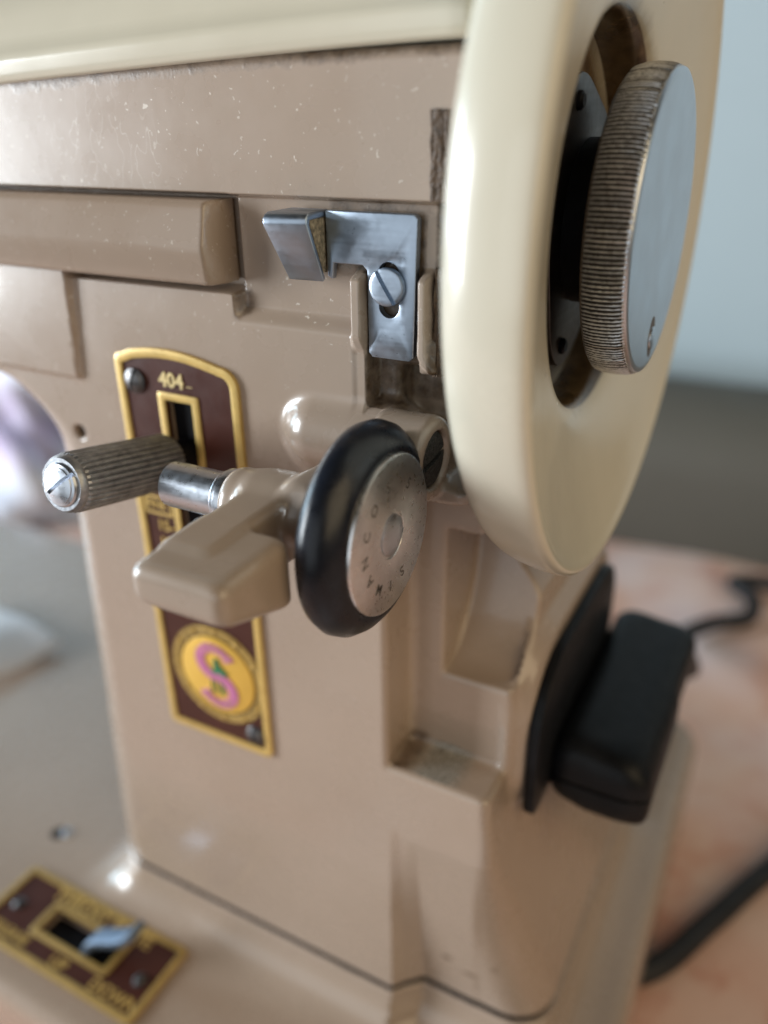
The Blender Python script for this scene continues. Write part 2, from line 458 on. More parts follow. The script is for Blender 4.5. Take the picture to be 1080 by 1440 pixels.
def sdf_mesh(name, f, xs, ys, zs, attrs=None):
    D = np.asarray(f(xs[:, None, None], ys[None, :, None], zs[None, None, :]), np.float32)
    D = np.ascontiguousarray(np.broadcast_to(D, (len(xs), len(ys), len(zs))))
    I = D < 0
    cnt = np.zeros(tuple(s - 1 for s in D.shape), np.uint8)
    for dx in (0, 1):
        for dy in (0, 1):
            for dz in (0, 1):
                cnt += I[dx:D.shape[0] - 1 + dx, dy:D.shape[1] - 1 + dy, dz:D.shape[2] - 1 + dz]
    idx = np.argwhere((cnt > 0) & (cnt < 8))
    acc = np.zeros((len(idx), 3)); wt = np.zeros(len(idx))
    ax = (xs, ys, zs)
    for a in range(3):
        b, c = [q for q in range(3) if q != a]
        for ob in (0, 1):
            for oc in (0, 1):
                i0 = idx.copy(); i0[:, b] += ob; i0[:, c] += oc
                i1 = i0.copy(); i1[:, a] += 1
                d0 = D[i0[:, 0], i0[:, 1], i0[:, 2]]; d1 = D[i1[:, 0], i1[:, 1], i1[:, 2]]
                cr = (d0 < 0) != (d1 < 0)
                t = np.where(cr, d0 / np.where(cr, d0 - d1, 1), 0)
                p = np.stack([ax[q][i0[:, q]] for q in range(3)], 1).astype(float)
                p[:, a] += t * (ax[a][i1[:, a]] - ax[a][i0[:, a]])
                acc += p * cr[:, None]; wt += cr
    V = acc / wt[:, None]
    vid = np.full(cnt.shape, -1, np.int32); vid[idx[:, 0], idx[:, 1], idx[:, 2]] = np.arange(len(idx))
    Q = []
    for a in range(3):
        b, c = ((1, 2), (2, 0), (0, 1))[a]
        sl0 = [slice(1, -1)] * 3; sl1 = [slice(1, -1)] * 3
        sl0[a] = slice(0, -1); sl1[a] = slice(1, None)
        e = I[tuple(sl0)] != I[tuple(sl1)]
        ii = np.argwhere(e)
        for q in range(3):
            if q != a: ii[:, q] += 1
        ins = I[ii[:, 0], ii[:, 1], ii[:, 2]]
        def g(ob, oc):
            j = ii.copy(); j[:, b] += ob; j[:, c] += oc
            return vid[j[:, 0], j[:, 1], j[:, 2]]
        q4 = np.stack([g(-1, -1), g(0, -1), g(0, 0), g(-1, 0)], 1)
        q4[~ins] = q4[~ins][:, ::-1]
        Q.append(q4)
    Q = np.concatenate(Q)
    # pull the vertices on to the surface, and take the shading normals from the field
    e = .04
    def grad(P):
        x, y, z = P.T
        return np.stack([f(x + e, y, z) - f(x - e, y, z), f(x, y + e, z) - f(x, y - e, z), f(x, y, z + e) - f(x, y, z - e)], 1) / (2 * e)
    for _ in range(3):
        gv = grad(V); d = f(*V.T)
        st = gv * (d / np.maximum((gv ** 2).sum(1), .2))[:, None]
        ln = np.linalg.norm(st, axis=1, keepdims=True); st *= np.minimum(1, .35 / np.maximum(ln, 1e-6))
        V = V - st
    N = grad(V); N /= np.maximum(np.linalg.norm(N, axis=1, keepdims=True), 1e-9)
    me = bpy.data.meshes.new(name)
    co = V.copy(); co[:, 2] -= TABLE; co *= S
    me.vertices.add(len(V)); me.vertices.foreach_set('co', co.astype(np.float32).ravel())
    me.loops.add(Q.size); me.loops.foreach_set('vertex_index', Q.astype(np.int32).ravel())
    me.polygons.add(len(Q)); me.polygons.foreach_set('loop_start', np.arange(0, Q.size, 4, dtype=np.int32))
    me.update(calc_edges=True); me.validate()
    me.polygons.foreach_set('use_smooth', np.ones(len(me.polygons), bool))
    if len(me.vertices) == len(N): me.normals_split_custom_set_from_vertices(N.tolist())
    for k, fn in (attrs or {}).items():
        at = me.attributes.new(k, 'FLOAT', 'POINT'); at.data.foreach_set('value', np.asarray(np.broadcast_to(fn(*V.T), len(V)), np.float32))
    return me

# ================================================================= SETTING
def sheet(name, V, mat):
    me = bpy.data.meshes.new(name); me.from_pydata([W(v) for v in V], [], [tuple(range(len(V)))]); me.update()
    return link(name, me, mat, kind='structure')
# table covered with the cloth: a gently rumpled sheet
def table():
    xs = np.linspace(-800, 700, 150); ys = np.linspace(-300, 322, 90)
    V = []; F = []
    for i, x in enumerate(xs):
        for j, y in enumerate(ys):
            far = max(0, max((x - 60) / 60, (-60 - y) / 60, (y - 150) / 60)); far = min(1, far)
            z = TABLE - 1.2 + far * 1.0 * (math.sin(x * .05 + y * .021) + math.sin(y * .067 - x * .03))
            V.append((x, y, z))
    n = len(ys)
    for i in range(len(xs) - 1):
        for j in range(n - 1): F.append((i * n + j, (i + 1) * n + j, (i + 1) * n + j + 1, i * n + j + 1))
    me = mesh_from('table_covering', V, F, None)
    return link('table_covering', me, 'tablecloth', kind='structure')
table()
wall = box('wall', -1500, 1500, 420, 440, -400, 1200, 'wall', kind='structure')
pn = box('wall_shade_box', -900, 900, 322, 412, -400, 32, 'wall_shade', bev=42, seg=10)  # box added as the dark, shaded lower part of the wall
tag(pn, 'low grey box standing in for the shaded lower part of the pale blue wall', 'wall_shade')

# ================================================================= SEWING MACHINE
machine = thing('sewing_machine', 'taupe enamelled metal sewing machine with large cream handwheel', 'sewing machine', (-60, 40, TABLE))

def plan(x, y, z, grow=0.0):
    """pillar outline in plan at height z"""
    lo = np.clip((62 - z) / 62, 0, 1)
    xR = 10.5 + 13.0 * lo ** 1.5 - 6.5 * ss(90, 100, z) + grow
    xL = -83.0 - 5.0 * np.clip((100 - z) / 100, 0, 1) - grow
    return xL, xR
def front(x, z, grow=0.0):
    """front face as a height field (Y of the skin)"""
    h = 5.0 * np.clip((46 - z) / 46, 0, 1) * np.clip((x + 8.4) / 5.2, 0, 1)
    h = h - (.16 * ss(47.4, 46.6, z) + .30 * np.clip((46.6 - z) / 46, 0, 1)) * (1 - ss(-8.6, -6.2, x))
    return h - grow

def front_full(x, z):
    h = front(x, z)
    mid = ss(140.4, 143.0, z) * ss(-34.6, -33.2, x)
    h = h + 2.0 * mid                                   # shallow bay beside the thread cutter
    bay = ss(144.6, 145.6, z) * (1 - ss(-34.6, -33.2, x))
    h = h + 4.2 * bay                                   # seat of the trim bar
    up = ss(158.2, 158.9, z)
    h = h * (1 - up) + .35 * up                         # upper arm
    blk = (1 - ss(-70.0 , -69.0, x + (z - 127) * -.09)) * win(z, 127.2, 146.5, .5)
    h = h * (1 - blk) - (1.0 + .3 * np.clip((z - 127) / 19, 0, 1)) * blk                       # proud block under the arm
    # guide ribs and channel of the thread cutter
    ch = win(x, -11.7, -3.6, .35) * (1 - ss(157.6, 158.4, z)) * ss(128.5, 130.0, z)
    h = h * (1 - ch) + (2.0 + 1.8 * (1 - ss(137.0, 138.5, z))) * ch
    ribl = win(x, -13.6, -11.6, .45) * win(z, 121, 149.3, .9)
    ribl_h = -1.2 + 1.4 * (1 - ss(138, 141, z))
    h = h * (1 - ribl) + ribl_h * ribl
    xr = -2.7 + 2.6 * ss(140.5, 135.5, z) if False else -2.7 + 2.4 * (1 - ss(135.0, 139.5, z))
    ribr = win(x - xr, -.75, .75, .4) * win(z, 134.5, 149.6, .8)
    h = h * (1 - ribr) - .9 * ribr
    return h

def f_body(x, y, z):
    xL, xR = plan(x, y, z)
    pil = smax(np.maximum(xL - x, x - xR), z - 150, 2)
    arm = smax(smax(x + .6 - 5.0 * ss(158.2, 159.2, z), -232 - x, 2), 125.0 - z, 4)
    d2 = smin(pil, arm, 13)
    d2 = smax(d2, z - 176.2, 1.0)
    # above the pillar top on the right nothing reaches past the arm's end
    d2 = smax(d2, smin(x + .6, z - 119, 1.0), 1.0) if False else smax(d2, np.minimum(x + .6 - 5.0 * ss(158.2, 159.2, z), 200.0) * ss(117, 121, z) + (-9.0) * (1 - ss(117, 121, z)), 1.2)
    k = 2.2 + 7.5 * (1 - ss(-78, -66, x)) * (1 - ss(112, 124, z)) + 9.0 * ss(4, 10, x) * (1 - ss(20, 55, z))
    d = smax(d2, front_full(x, z) - y, k)
    back = 62 + 18 * (1 - ss(110, 135, z))
    d = smax(d, y - back, 6)
    # notch for the winder tyre
    n = smax(smax(-9.0 - x, y - 9.5, 2.0), smax(62 - z, z - 117, 1), 1.2)
    d = smax(d, -n, 1.4)
    # hollow ramp above it
    yy = 10 + 15 * np.sqrt(np.clip(1 - ((105 - np.clip(z, 79, 105)) / 26) ** 2, 0, 1))
    p = smax(smax(-2.6 - x, y - yy, 1.0), smax(79.0 - z, z - 108, 1), 1.0)
    d = smax(d, -p, 1.0)
    # greasy hollow below the cutter
    c = sbox(x, y, z, -8.2, 6, -20, 9, 127.2, 136.2, 1.5)
    d = smax(d, -c, 1.2)
    # slot behind the stitch plate, threaded hole
    d = np.maximum(d, -sbox(x, y, z, -50.2, -44.4, -20, 14, 86, 126.2, .6))
    d = smax(d, -np.maximum(np.hypot(x + 73.0, z - 116.4) - 1.35, y - 8), .5)
    # winder boss and clevis
    q = np.clip(x, -20.6, -9)
    cap = np.sqrt((x - q) ** 2 + (y - 2.9) ** 2 + (z - 124.6) ** 2) - 6.3
    d = smin(d, cap, 1.6)
    r = np.hypot(y + 1.5, z - 124.8)
    cl = smax(smax(r - 6.3, np.abs(x + 4.2) - 4.5, 1.4), -np.maximum(r - 4.2, -1.6 - x), .5)
    d = smin(d, cl, .8)
    # pad for the electrical socket on the end
    o = rr2(y, z, 12.4, 68, 46, 84, 14)
    pad = smax(o + np.clip(x - 13.4, -3.2, 2) * .9, x - 13.4, 1.0)
    pad = np.maximum(pad, 9.6 - x)
    d = smin(d, pad, 1.6)
    return smax(d, -z, .7)

def a_dirt(x, y, z):
    d = np.zeros_like(x)
    d = np.maximum(d, win(x, -12.5, -3.2, .5) * win(z, 130, 158, 1.0) * (y > .6) * .55)
    d = np.maximum(d, win(x, -12.2, -3.0, .4) * win(z, 129.5, 139, 1.0) * (y > .2) * .50)
    d = np.maximum(d, win(x, -8.8, 1, .6) * win(z, 126, 137, 1) * (y > 5.0) * .32)
    d = np.maximum(d, ss(-2.6, -1.2, x) * win(z, 133, 159, 1) * .8)
    ze = 176.4 - 2.9 * np.clip((1 - x) / 76, 0, 9) ** 1.25
    d = np.maximum(d, win(x, -75, 6, 3) * ss(-2.6, -.5, z - ze) * (.40 + .18 * ss(-40, 0, x)))
    d = np.maximum(d, win(x, -34.5, -31.8, .6) * win(z, 141.5, 146, 1) * .50)
    d = np.maximum(d, win(x, -18, -2, 1) * win(z, 156.8, 158.6, .5) * .45)
    d = np.maximum(d, win(x, -9.5, -4.5, 1.2) * win(z, 61, 64.5, 1.2) * (y > 1) * .52)
    d = np.maximum(d, (1 - ss(0, 2.2, np.abs(x - 24.0 + 13 * 0))) * 0)
    # rusty drips low on the corner
    for (cx, cz, wx, wz) in ((2.5, 12, 1.5, 1.2), (7.5, 9.5, 3.2, .7), (12.5, 14, 1.2, .8), (9.0, 6.5, 1.2, .6)):
        d = np.maximum(d, np.exp(-((x - cx) / wx) ** 2 - ((z - cz) / wz) ** 2) * .62)
    d = np.maximum(d, np.exp(-((y - 24) / 2.0) ** 2) * win(z, 52, 80, 6) * (x > 9.8) * .34)
    return d
def a_lint(x, y, z):
    a = np.exp(-((x + .5) / 6.5) ** 2) * win(z, 60.5, 63.6, .8) * (y > .8) * .75
    a = np.maximum(a, win(x, -18, -11, 1) * win(z, 149, 152, 1) * (y > 1) * .45)
    return a
def a_dust(x, y, z):
    return np.clip(.10 + .95 * ss(128, 150, z) + .25 * ss(100, 125, z), 0, 1)

xs = axis_pts((-236, -104, 6.0), (-104, -88, 2.0), (-88, -66, .75), (-66, -36, .9), (-36, 2, .42), (2, 27, .75))
ys = axis_pts((-9, -3.6, .7), (-3.6, 5, .40), (5, 12, .6), (12, 30, 1.2), (30, 84, 3.0))
zs = axis_pts((-2, 3, .45), (3, 60, 1.0), (60, 64, .6), (64, 114, .95), (114, 160, .42), (160, 173, 1.2), (173, 178, .45))
body_me = sdf_mesh('body', f_body, xs, ys, zs, dict(dirt=a_dirt, lint=a_lint, dust=a_dust))
body = link('body', body_me, 'taupe', machine)

# ---- bed
def f_bed(x, y, z):
    z0 = np.zeros_like(z)
    xL, xR = plan(x, y, z0, .5)
    fr = front(x, z0, .5)
    pl = smax(np.maximum(xL - x, x - xR), fr - y, 10)
    pl = smax(pl, y - 80, 10)
    ris = smax(pl, z + 1.15, .9)
    slab = smax(rr2(x, y, -330, 37.6, -36.5, 135, 14), z + 12.0, 5.0)
    d = smin(ris, slab, 11)
    d = smax(d, -48.5 - z, 2)
    d = np.maximum(d, -sbox(x, y, z, -96.5, -74.2, -21.0, -14.6, -30, -5, .6))
    return d
xs = axis_pts((-334, -120, 6), (-120, -100, 1.5), (-100, -70, 1.0), (-70, -14, 1.6), (-14, 42, 1.0))
ys = axis_pts((-42, -10, 1.4), (-10, 14, .9), (14, 60, 2), (60, 140, 2.5))
zs = axis_pts((-52, -46, 1.0), (-46, -20, 4.0), (-20, 1, .7))
bed_me = sdf_mesh('bed', f_bed, xs, ys, zs, dict(dirt=lambda x, y, z: .30 * win(z, -1.6, 0, .4) + 0 * x, lint=lambda x, y, z: 0 * x, dust=lambda x, y, z: .05 + 0 * x))
bed = link('bed', bed_me, 'taupe', machine)

def f_joint(x, y, z):
    return np.maximum(f_body(x, y, 1.4 + 0 * (x + y + z)) + .10, np.abs(z + .55) - 1.0)
link('joint_shade_strip', sdf_mesh('joint_shade_strip', f_joint, axis_pts((-92, -76, .8), (-76, -12, 2.0), (-12, 28, .8)), axis_pts((-3, 20, .6), (20, 84, 2.5)), axis_pts((-2.2, 1.2, .34))), 'void', machine)  # flush black strip, painting the shade of the joint gap

# ---- cream top cover
def top_cover():
    prof = [(-.9, -.2), (-1.25, .15), (-1.5, 1.0), (-1.6, 2.2), (-1.5, 2.9), (-1.0, 3.5), (-.3, 4.2), (.4, 5.6), (1.2, 8.0), (2.8, 11.0), (6, 14.2), (12, 17), (22, 18.8),
            (34, 19), (48, 17.5), (58, 13), (62.5, 6), (63, -.2), (60, -.25), (30, -.3)]
    xsn = [-232, -150, -110] + list(np.linspace(-90, 2.5, 40)) + [3.4, 3.8]
    V = []; F = []; n = len(prof)
    for i, x in enumerate(xsn):
        sag = -2.9 * max(0, (1 - x) / 76) ** 1.25
        shr = 1.0 if x <= 2.5 else (.985 if x < 3.6 else .95)
        for (y, z) in prof:
            V.append((x, (y - 30) * shr + 30, 176.7 + (sag if z < 3 else sag * .9) + z * shr))
    for i in range(len(xsn) - 1):
        for j in range(n):
            k = (j + 1) % n
            F.append((i * n + j, i * n + k, (i + 1) * n + k, (i + 1) * n + j))
    F.append(tuple(range(n))); F.append(tuple((len(xsn) - 1) * n + j for j in range(n)))
    return link('top_cover', mesh_from('top_cover', V, F, 45), 'cream', machine)
top_cover()

# ---- trim bar along the arm
def trim_bar():
    prof = [(3.5, 146.2), (-2.3, 146.2), (-2.9, 146.4), (-3.15, 147.0), (-3.5, 150.2), (-3.75, 151.4), (-3.7, 152.0), (-2.9, 155.2), (-2.5, 157.0), (-2.2, 157.6), (-1.6, 157.9), (3.5, 158.0)]
    xsn = [(-232, 0), (-36.9, 0), (-36.5, .12), (-36.2, .45), (-35.6, 2.6), (-35.5, 3.2)]
    V = []; F = []; n = len(prof)
    for x, inset in xsn:
        for (y, z) in prof:
            yy = min(y + inset, 3.5) if y < 0 else y
            V.append((x, yy, z))
    for i in range(len(xsn) - 1):
        for j in range(n):
            k = (j + 1) % n
            F.append((i * n + j, i * n + k, (i + 1) * n + k, (i + 1) * n + j))
    F.append(tuple(range(n))); F.append(tuple((len(xsn) - 1) * n + j for j in range(n)))
    me = mesh_from('trim_bar', V, F, 60)
    for nm, val in (('dust', 1.0), ('dirt', 0.0), ('lint', 0.0)):
        at = me.attributes.new(nm, 'FLOAT', 'POINT'); at.data.foreach_set('value', np.full(len(me.vertices), val, np.float32))
    return link('trim_bar', me, 'taupe', machine)
trim_bar()

# ---- oily felt at the arm's end
def rough_box(name, x0, x1, y0, y1, z0, z1, amp):
    bm = bmesh.new()
    me = box('tmp', x0, x1, y0, y1, z0, z1, 'felt').data
    tmp = [o for o in bpy.data.objects if o.data == me][0]
    bm.from_mesh(me); bpy.data.objects.remove(tmp)
    bmesh.ops.subdivide_edges(bm, edges=bm.edges[:], cuts=8, use_grid_fill=True)
    for v in bm.verts: v.co += Vector(rng.normal(size=3)) * amp * S
    out = bpy.data.meshes.new(name); bm.to_mesh(out); bm.free(); finish(out)
    return link(name, out, 'felt', machine)
rough_box('felt_strip', -2.0, .1, .12, 4, 158.9, 169.2, .07)
rough_box('felt_strip', -1.5, -.3, .7, 6, 136.2, 150.5, .08)

# ---- handwheel
AX = (0, 28, 154)
def wheel():
    P = [(6.5, 14), (7.2, 40), (8.2, 45.5), (8.6, 47.5), (9.3, 49.2), (10.6, 50.5), (12.5, 51.3), (15, 51.8), (17.5, 52.05), (18.8, 52.0), (19.5, 51.7), (19.75, 51.2), (19.6, 50.5),
         (19.1, 49.3), (18.4, 47), (17.6, 44), (16.7, 40), (15.8, 36), (15.0, 32.5), (14.4, 30), (13.8, 28.4), (13.0, 27.3), (11.8, 26.7), (9, 26.4), (5.0, 26.2), (4.2, 25.6), (4.0, 24), (4.0, 14)]
    # refine
    Q = []
    for i in range(len(P) - 1):
        for k in range(3):
            t = k / 3
            p0 = P[max(i - 1, 0)]; p1 = P[i]; p2 = P[i + 1]; p3 = P[min(i + 2, len(P) - 1)]
            Q.append(tuple(.5 * (2 * b + (c - a) * t + (2 * a - 5 * b + 4 * c - d) * t * t + (3 * b - a - 3 * c + d) * t ** 3) for a, b, c, d in zip(p0, p1, p2, p3)))
    Q.append(P[-1])
    me = lathe_mesh('handwheel', Q, AX, (1, 0, 0), 160, 60)
    co = np.empty(len(me.vertices) * 3, np.float32); me.vertices.foreach_get('co', co); co = co.reshape(-1, 3) * 1000
    r = np.hypot(co[:, 1] - AX[1], co[:, 2] + TABLE - AX[2]); x = co[:, 0]
    up = .5 + .5 * np.sin(np.arctan2(co[:, 2] + TABLE - AX[2], co[:, 1] - AX[1]))
    dirt = ((r < 27.6) & (x > 2)) * 1.0 * np.clip((15.0 - x) / 1.8, 0, 1) * .95
    dirt = np.maximum(dirt, np.clip((32.0 - r) / 5.0, 0, 1) * (x > 12) * (.30 + .25 * up))
    dirt[(x < 6) & (r < 24)] = .8
    at = me.attributes.new('dirt', 'FLOAT', 'POINT'); at.data.foreach_set('value', dirt.astype(np.float32))
    return link('handwheel', me, 'cream_wheel', machine)
hw = wheel()
# hub inside: shaft, clamp washer with its lugs
lathe('hub', [(3.9, 0), (3.9, 15.5), (7.4, 15.5), (7.8, 15.0), (7.8, 11.5), (16.5, 11.5), (16.5, 0)], AX, (1, 0, 0), 'black_plastic', hw, 64)
def washer():
    pts = []
    for k in range(72):
        a = 2 * math.pi * k / 72
        r = 16.2 + 5.0 * max(0, math.cos((a - math.radians(118)) * 1.0)) ** 10 + 5.2 * max(0, math.cos(a - math.radians(248))) ** 10
        pts.append((AX[1] + r * math.cos(a), AX[2] + r * math.sin(a)))
    return prism('clamp_washer', pts, 8.6, 10.4, 'x', 'steel_dark', hw, bev=.25)
washer()
for ang, rr in ((118, 18.2), (248, 18.4)):
    a = math.radians(ang)
    lathe('rivet', [(10.3, 0), (10.3, 1.25), (10.9, 1.2), (11.2, .8), (11.2, 0)], (0, AX[1] + rr * math.cos(a), AX[2] + rr * math.sin(a)), (1, 0, 0), 'void', hw, 16)

# ---- clutch knob, knurled
NT_K = 208
def knob():
    c = (0, 27.9, 153.6)
    P = [(14.4, 0), (14.4, 12), (15.4, 19.2), (15.7, 20.2), (16.1, 20.7), (17.4, 21.0), (18.8, 21.05), (20.2, 20.95), (21.0, 20.75), (21.3, 20.6), (21.55, 20.5), (21.85, 20.35), (22.0, 20.05), (22.02, 19.5), (22.0, 0)]
    KN = {4, 5, 6, 7, 8, 9}
    jit = rng.normal(size=NT_K * 4) * .03
    def rf(pi, k, r):
        if pi in KN:
            t = k % 4
            depth = {0: 0.0, 1: .16, 2: .34, 3: .16}[t]
            if pi in (4, 9): depth *= .5
            return r - depth + jit[k], (0.0, .45, 1.0, .45)[t] * (1.0 if pi not in (4, 9) else .8)
        return r, .0
    me = lathe_mesh('clutch_knob', P, c, (1, 0, 0), NT_K * 4, 30, rfun=rf, attr='groove')
    o = link('clutch_knob', me, 'knurl', machine)
    me.materials.append(M['steel_knob'])
    for p in me.polygons:
        x = p.center.x * 1000
        if x > 21.4: p.material_index = 1
    return o
kn = knob()
# set screw sunk in the knob's face
prism('screw_recess', [(29.0 + 2.1 * math.cos(t), 137.8 + 3.1 * math.sin(t)) for t in np.linspace(0, 2 * math.pi, 28, endpoint=False)], 21.6, 22.04, 'x', 'ink', kn)
sc_me = lathe_mesh('knob_screw', [(21.8, 0), (21.8, 1.85), (22.2, 1.75), (22.35, 1.2), (22.4, 0)], (0, 29.4, 137.5), (1, 0, 0), 24, 30)
link('knob_screw', sc_me, 'chrome', kn)

# ---- stitch plate
plate_poly = []
def arch_poly(x0, x1, z0, zc, ze, r0, r1, n=10):
    # counter-clockwise from bottom right; arched top from right to left
    P = []
    for (cx, cz, a0, rr) in ((x0 + r0, z0 + r0, 180, r0), (x1 - r0, z0 + r0, 270, r0)):
        for k in range(5):
            a = math.radians(a0 + 90 * k / 4); P.append((cx + rr * math.cos(a), cz + rr * math.sin(a)))
    for k in range(7):
        a = math.radians(90 * k / 6); P.append((x1 - r1 + r1 * math.cos(a), ze - r1 + r1 * math.sin(a)))
    for k in range(1, n):
        t = k / n; x = (x1 - r1) + (x0 + r0 - x1 + r1) * t
        P.append((x, ze + (zc - ze) * math.sin(math.pi * (t * .86 + .07)) - (zc - ze) * math.sin(math.pi * .07) * (1 - t)))
    for k in range(5):
        a = math.radians(90 + 90 * k / 4); P.append((x0 + r0 + r0 * math.cos(a), ze - r0 + r0 * math.sin(a)))
    return P
PX0, PX1, PZ0, PZC, PZE = -60.4, -34.6, 53.6, 135.0, 133.2
outer = arch_poly(PX0, PX1, PZ0, PZC, PZE, 1.4, 3.6)
inner = arch_poly(PX0 + 1.55, PX1 - 1.55, PZ0 + 1.55, PZC - 1.55, PZE - 1.55, .5, 2.0)
slot = rrect(-50.2, -44.6, 86.2, 126.0, .25, 2)
# maroon field with the slot cut out of it: built as a ring between the border and the slot
def field():
    me = bpy.data.meshes.new('stitch_plate')
    bm = bmesh.new()
    o = [bm.verts.new(W((u, -.35, v))) for u, v in inner]; i = [bm.verts.new(W((u, -.35, v))) for u, v in slot]
    eo = [bm.edges.new((o[k], o[(k + 1) % len(o)])) for k in range(len(o))]
    ei = [bm.edges.new((i[k], i[(k + 1) % len(i)])) for k in range(len(i))]
    bmesh.ops.triangle_fill(bm, use_beauty=True, use_dissolve=False, edges=eo + ei)
    r = bmesh.ops.extrude_face_region(bm, geom=bm.faces[:])
    for v in [g for g in r['geom'] if isinstance(g, bmesh.types.BMVert)]: v.co.y += .0009
    bmesh.ops.recalc_face_normals(bm, faces=bm.faces)
    bm.to_mesh(me); bm.free(); finish(me, 30)
    return link('stitch_plate', me, 'maroon', machine)
plate = field()
ring_prism('gold_border', outer, inner, -.75, .5, 'y', 'gold', plate, bev=.18)
ring_prism('slot_frame', rrect(-51.75, -43.1, 84.8, 127.4, .4, 2), rrect(-50.3, -44.5, 86.1, 126.1, .25, 2), -.65, .2, 'y', 'gold', plate, bev=.12)
box('slot_shade_fill', -50.6, -44.0, 1.2, 12, 85.6, 126.6, 'void', plate)  # black fill stands for the slot's greasy, shaded inside
lathe('threaded_hole_shade_disc', [(0, 0), (0, 1.5), (.3, 1.5), (.3, 0)], (-73, 1.6, 116.4), (0, 1, 0), 'void', machine, 24)  # black disc puts the shade into the shallow hole
UX, UZ = (1, 0, 0), (0, 0, 1)
L = [text_mesh('404', 3.5, .16, (-48.4, -.4, 129.55), UX, UZ, bold=.07),
     text_mesh('_', 2.4, .1, (-44.7, -.4, 129.9), UX, UZ)]
link('model_number', join_meshes('model_number', L), 'gold_pale', plate)
L = [text_mesh('FINE', 2.35, .12, (-55.9, -.4, 105.3), UX, UZ, bold=.04)]
for t, z in (('15-', 101.2), ('10-', 97.6), ('8-', 93.6), ('6-', 89.6)):
    L.append(text_mesh(t, 3.0, .14, (-52.3, -.4, z), UX, UZ, align='RIGHT', bold=.06))
link('stitch_scale', join_meshes('stitch_scale', L), 'gold', plate)
ring_prism('scale_box', rrect(-58.6, -52.2, 103.4, 107.2, .1, 1), rrect(-58.1, -52.7, 103.9, 106.7, .1, 1), -.55, .1, 'y', 'gold', plate)
# badge
BC = (-46.2, 70.2)
circ = lambda r, n=64: [(BC[0] + r * math.cos(2 * math.pi * k / n), BC[1] + r * math.sin(2 * math.pi * k / n)) for k in range(n)]
bd = prism('badge', circ(8.9), -.85, 0, 'y', 'gold_disc', plate, bev=.25)
ring_prism('badge_rim', circ(9.7), circ(9.35), -.6, 0, 'y', 'gold_dull', plate)
ring_prism('badge_rim', circ(11.3), circ(11.0), -.55, 0, 'y', 'gold_dull', plate)
L = []
def seg_ring(a0, a1, r0, r1, y0, y1):
    n = 6; V = []
    poly = [(BC[0] + r1 * math.cos(a0 + (a1 - a0) * k / n), BC[1] + r1 * math.sin(a0 + (a1 - a0) * k / n)) for k in range(n + 1)] + \
           [(BC[0] + r0 * math.cos(a1 + (a0 - a1) * k / n), BC[1] + r0 * math.sin(a1 + (a0 - a1) * k / n)) for k in range(n + 1)]
    V = [(u, y0, v) for u, v in poly] + [(u, y1, v) for u, v in poly]; m = len(poly)
    return mesh_from('s', V, [tuple(range(m)), tuple(range(2 * m - 1, m - 1, -1))] + [(i, (i + 1) % m, m + (i + 1) % m, m + i) for i in range(m)], 35)
NB = 12
for k in range(NB):
    a = 2 * math.pi * (k + .5) / NB; w = 2 * math.pi / NB
    L.append(seg_ring(a - w * .30, a + w * .30, 9.85, 10.15, -.62, 0)); L.append(seg_ring(a - w * .30, a + w * .30, 10.5, 10.85, -.62, 0))
    for q in (-.5,):
        aa = a + w * q
        L.append(seg_ring(aa - .045, aa + .045, 9.9, 10.8, -.85, 0))
    L.append(seg_ring(a - w * .40, a - w * .35, 9.8, 10.9, -.6, 0)); L.append(seg_ring(a + w * .35, a + w * .40, 9.8, 10.9, -.6, 0))
link('badge_braid', join_meshes('badge_braid', L), 'gold', plate)
def big_s():
    # a broad S drawn as a swept ribbon
    C = []
    for k in range(41):
        t = k / 40
        a = math.radians(20 + 250 * t) if t <= 1 else 0
        C.append((3.75 * math.cos(a), 3.35 * math.sin(a) + 3.3))
    for k in range(1, 41):
        t = k / 40
        a = math.radians(90 - 250 * t)
        C.append((3.75 * math.cos(a), 3.35 * math.sin(a) - 3.3))
    V = []; F = []
    n = len(C)
    for i, (u, v) in enumerate(C):
        p0 = C[max(i - 1, 0)]; p1 = C[min(i + 1, n - 1)]
        du, dv = p1[0] - p0[0], p1[1] - p0[1]; l = math.hypot(du, dv)
        nx, ny = -dv / l, du / l
        t = i / (n - 1); w = .88 + .25 * math.sin(math.pi * t) ** 2 + .35 * (abs(t - .5) > .47)
        for s in (-1, 1):
            for y in (-1.1, -.8):
                V.append((BC[0] + u + nx * w * s, y, BC[1] + v + ny * w * s))
    for i in range(n - 1):
        a = i * 4; b = a + 4
        F += [(a, b, b + 2, a + 2), (a + 1, a + 3, b + 3, b + 1), (a, a + 1, b + 1, b), (a + 2, b + 2, b + 3, a + 3)]
    F += [(0, 2, 3, 1), (4 * n - 4, 4 * n - 3, 4 * n - 1, 4 * n - 2)]
    return link('letter_s', mesh_from('letter_s', V, F, 40), 'magenta', plate)
big_s()
def arc_text(txt, cx, cz, r, a0, a1, size, y, flip=1):
    out = []
    for i, ch in enumerate(txt):
        a = math.radians(a0 + (a1 - a0) * i / max(1, len(txt) - 1))
        out.append(text_mesh(ch, size, .05, (cx + r * math.cos(a), y, cz + r * math.sin(a)), (math.sin(a) * flip, 0, -math.cos(a) * flip), (math.cos(a) * flip, 0, math.sin(a) * flip)))
    return out
L = arc_text('SINGER', BC[0], BC[1] + 3.3, 3.55, 140, 28, 1.7, -1.15) + arc_text('SEWING', BC[0], BC[1] - 3.3, 3.55, 215, 330, 1.6, -1.15, -1)
link('badge_lettering', join_meshes('badge_lettering', L), 'pinkgold', plate)
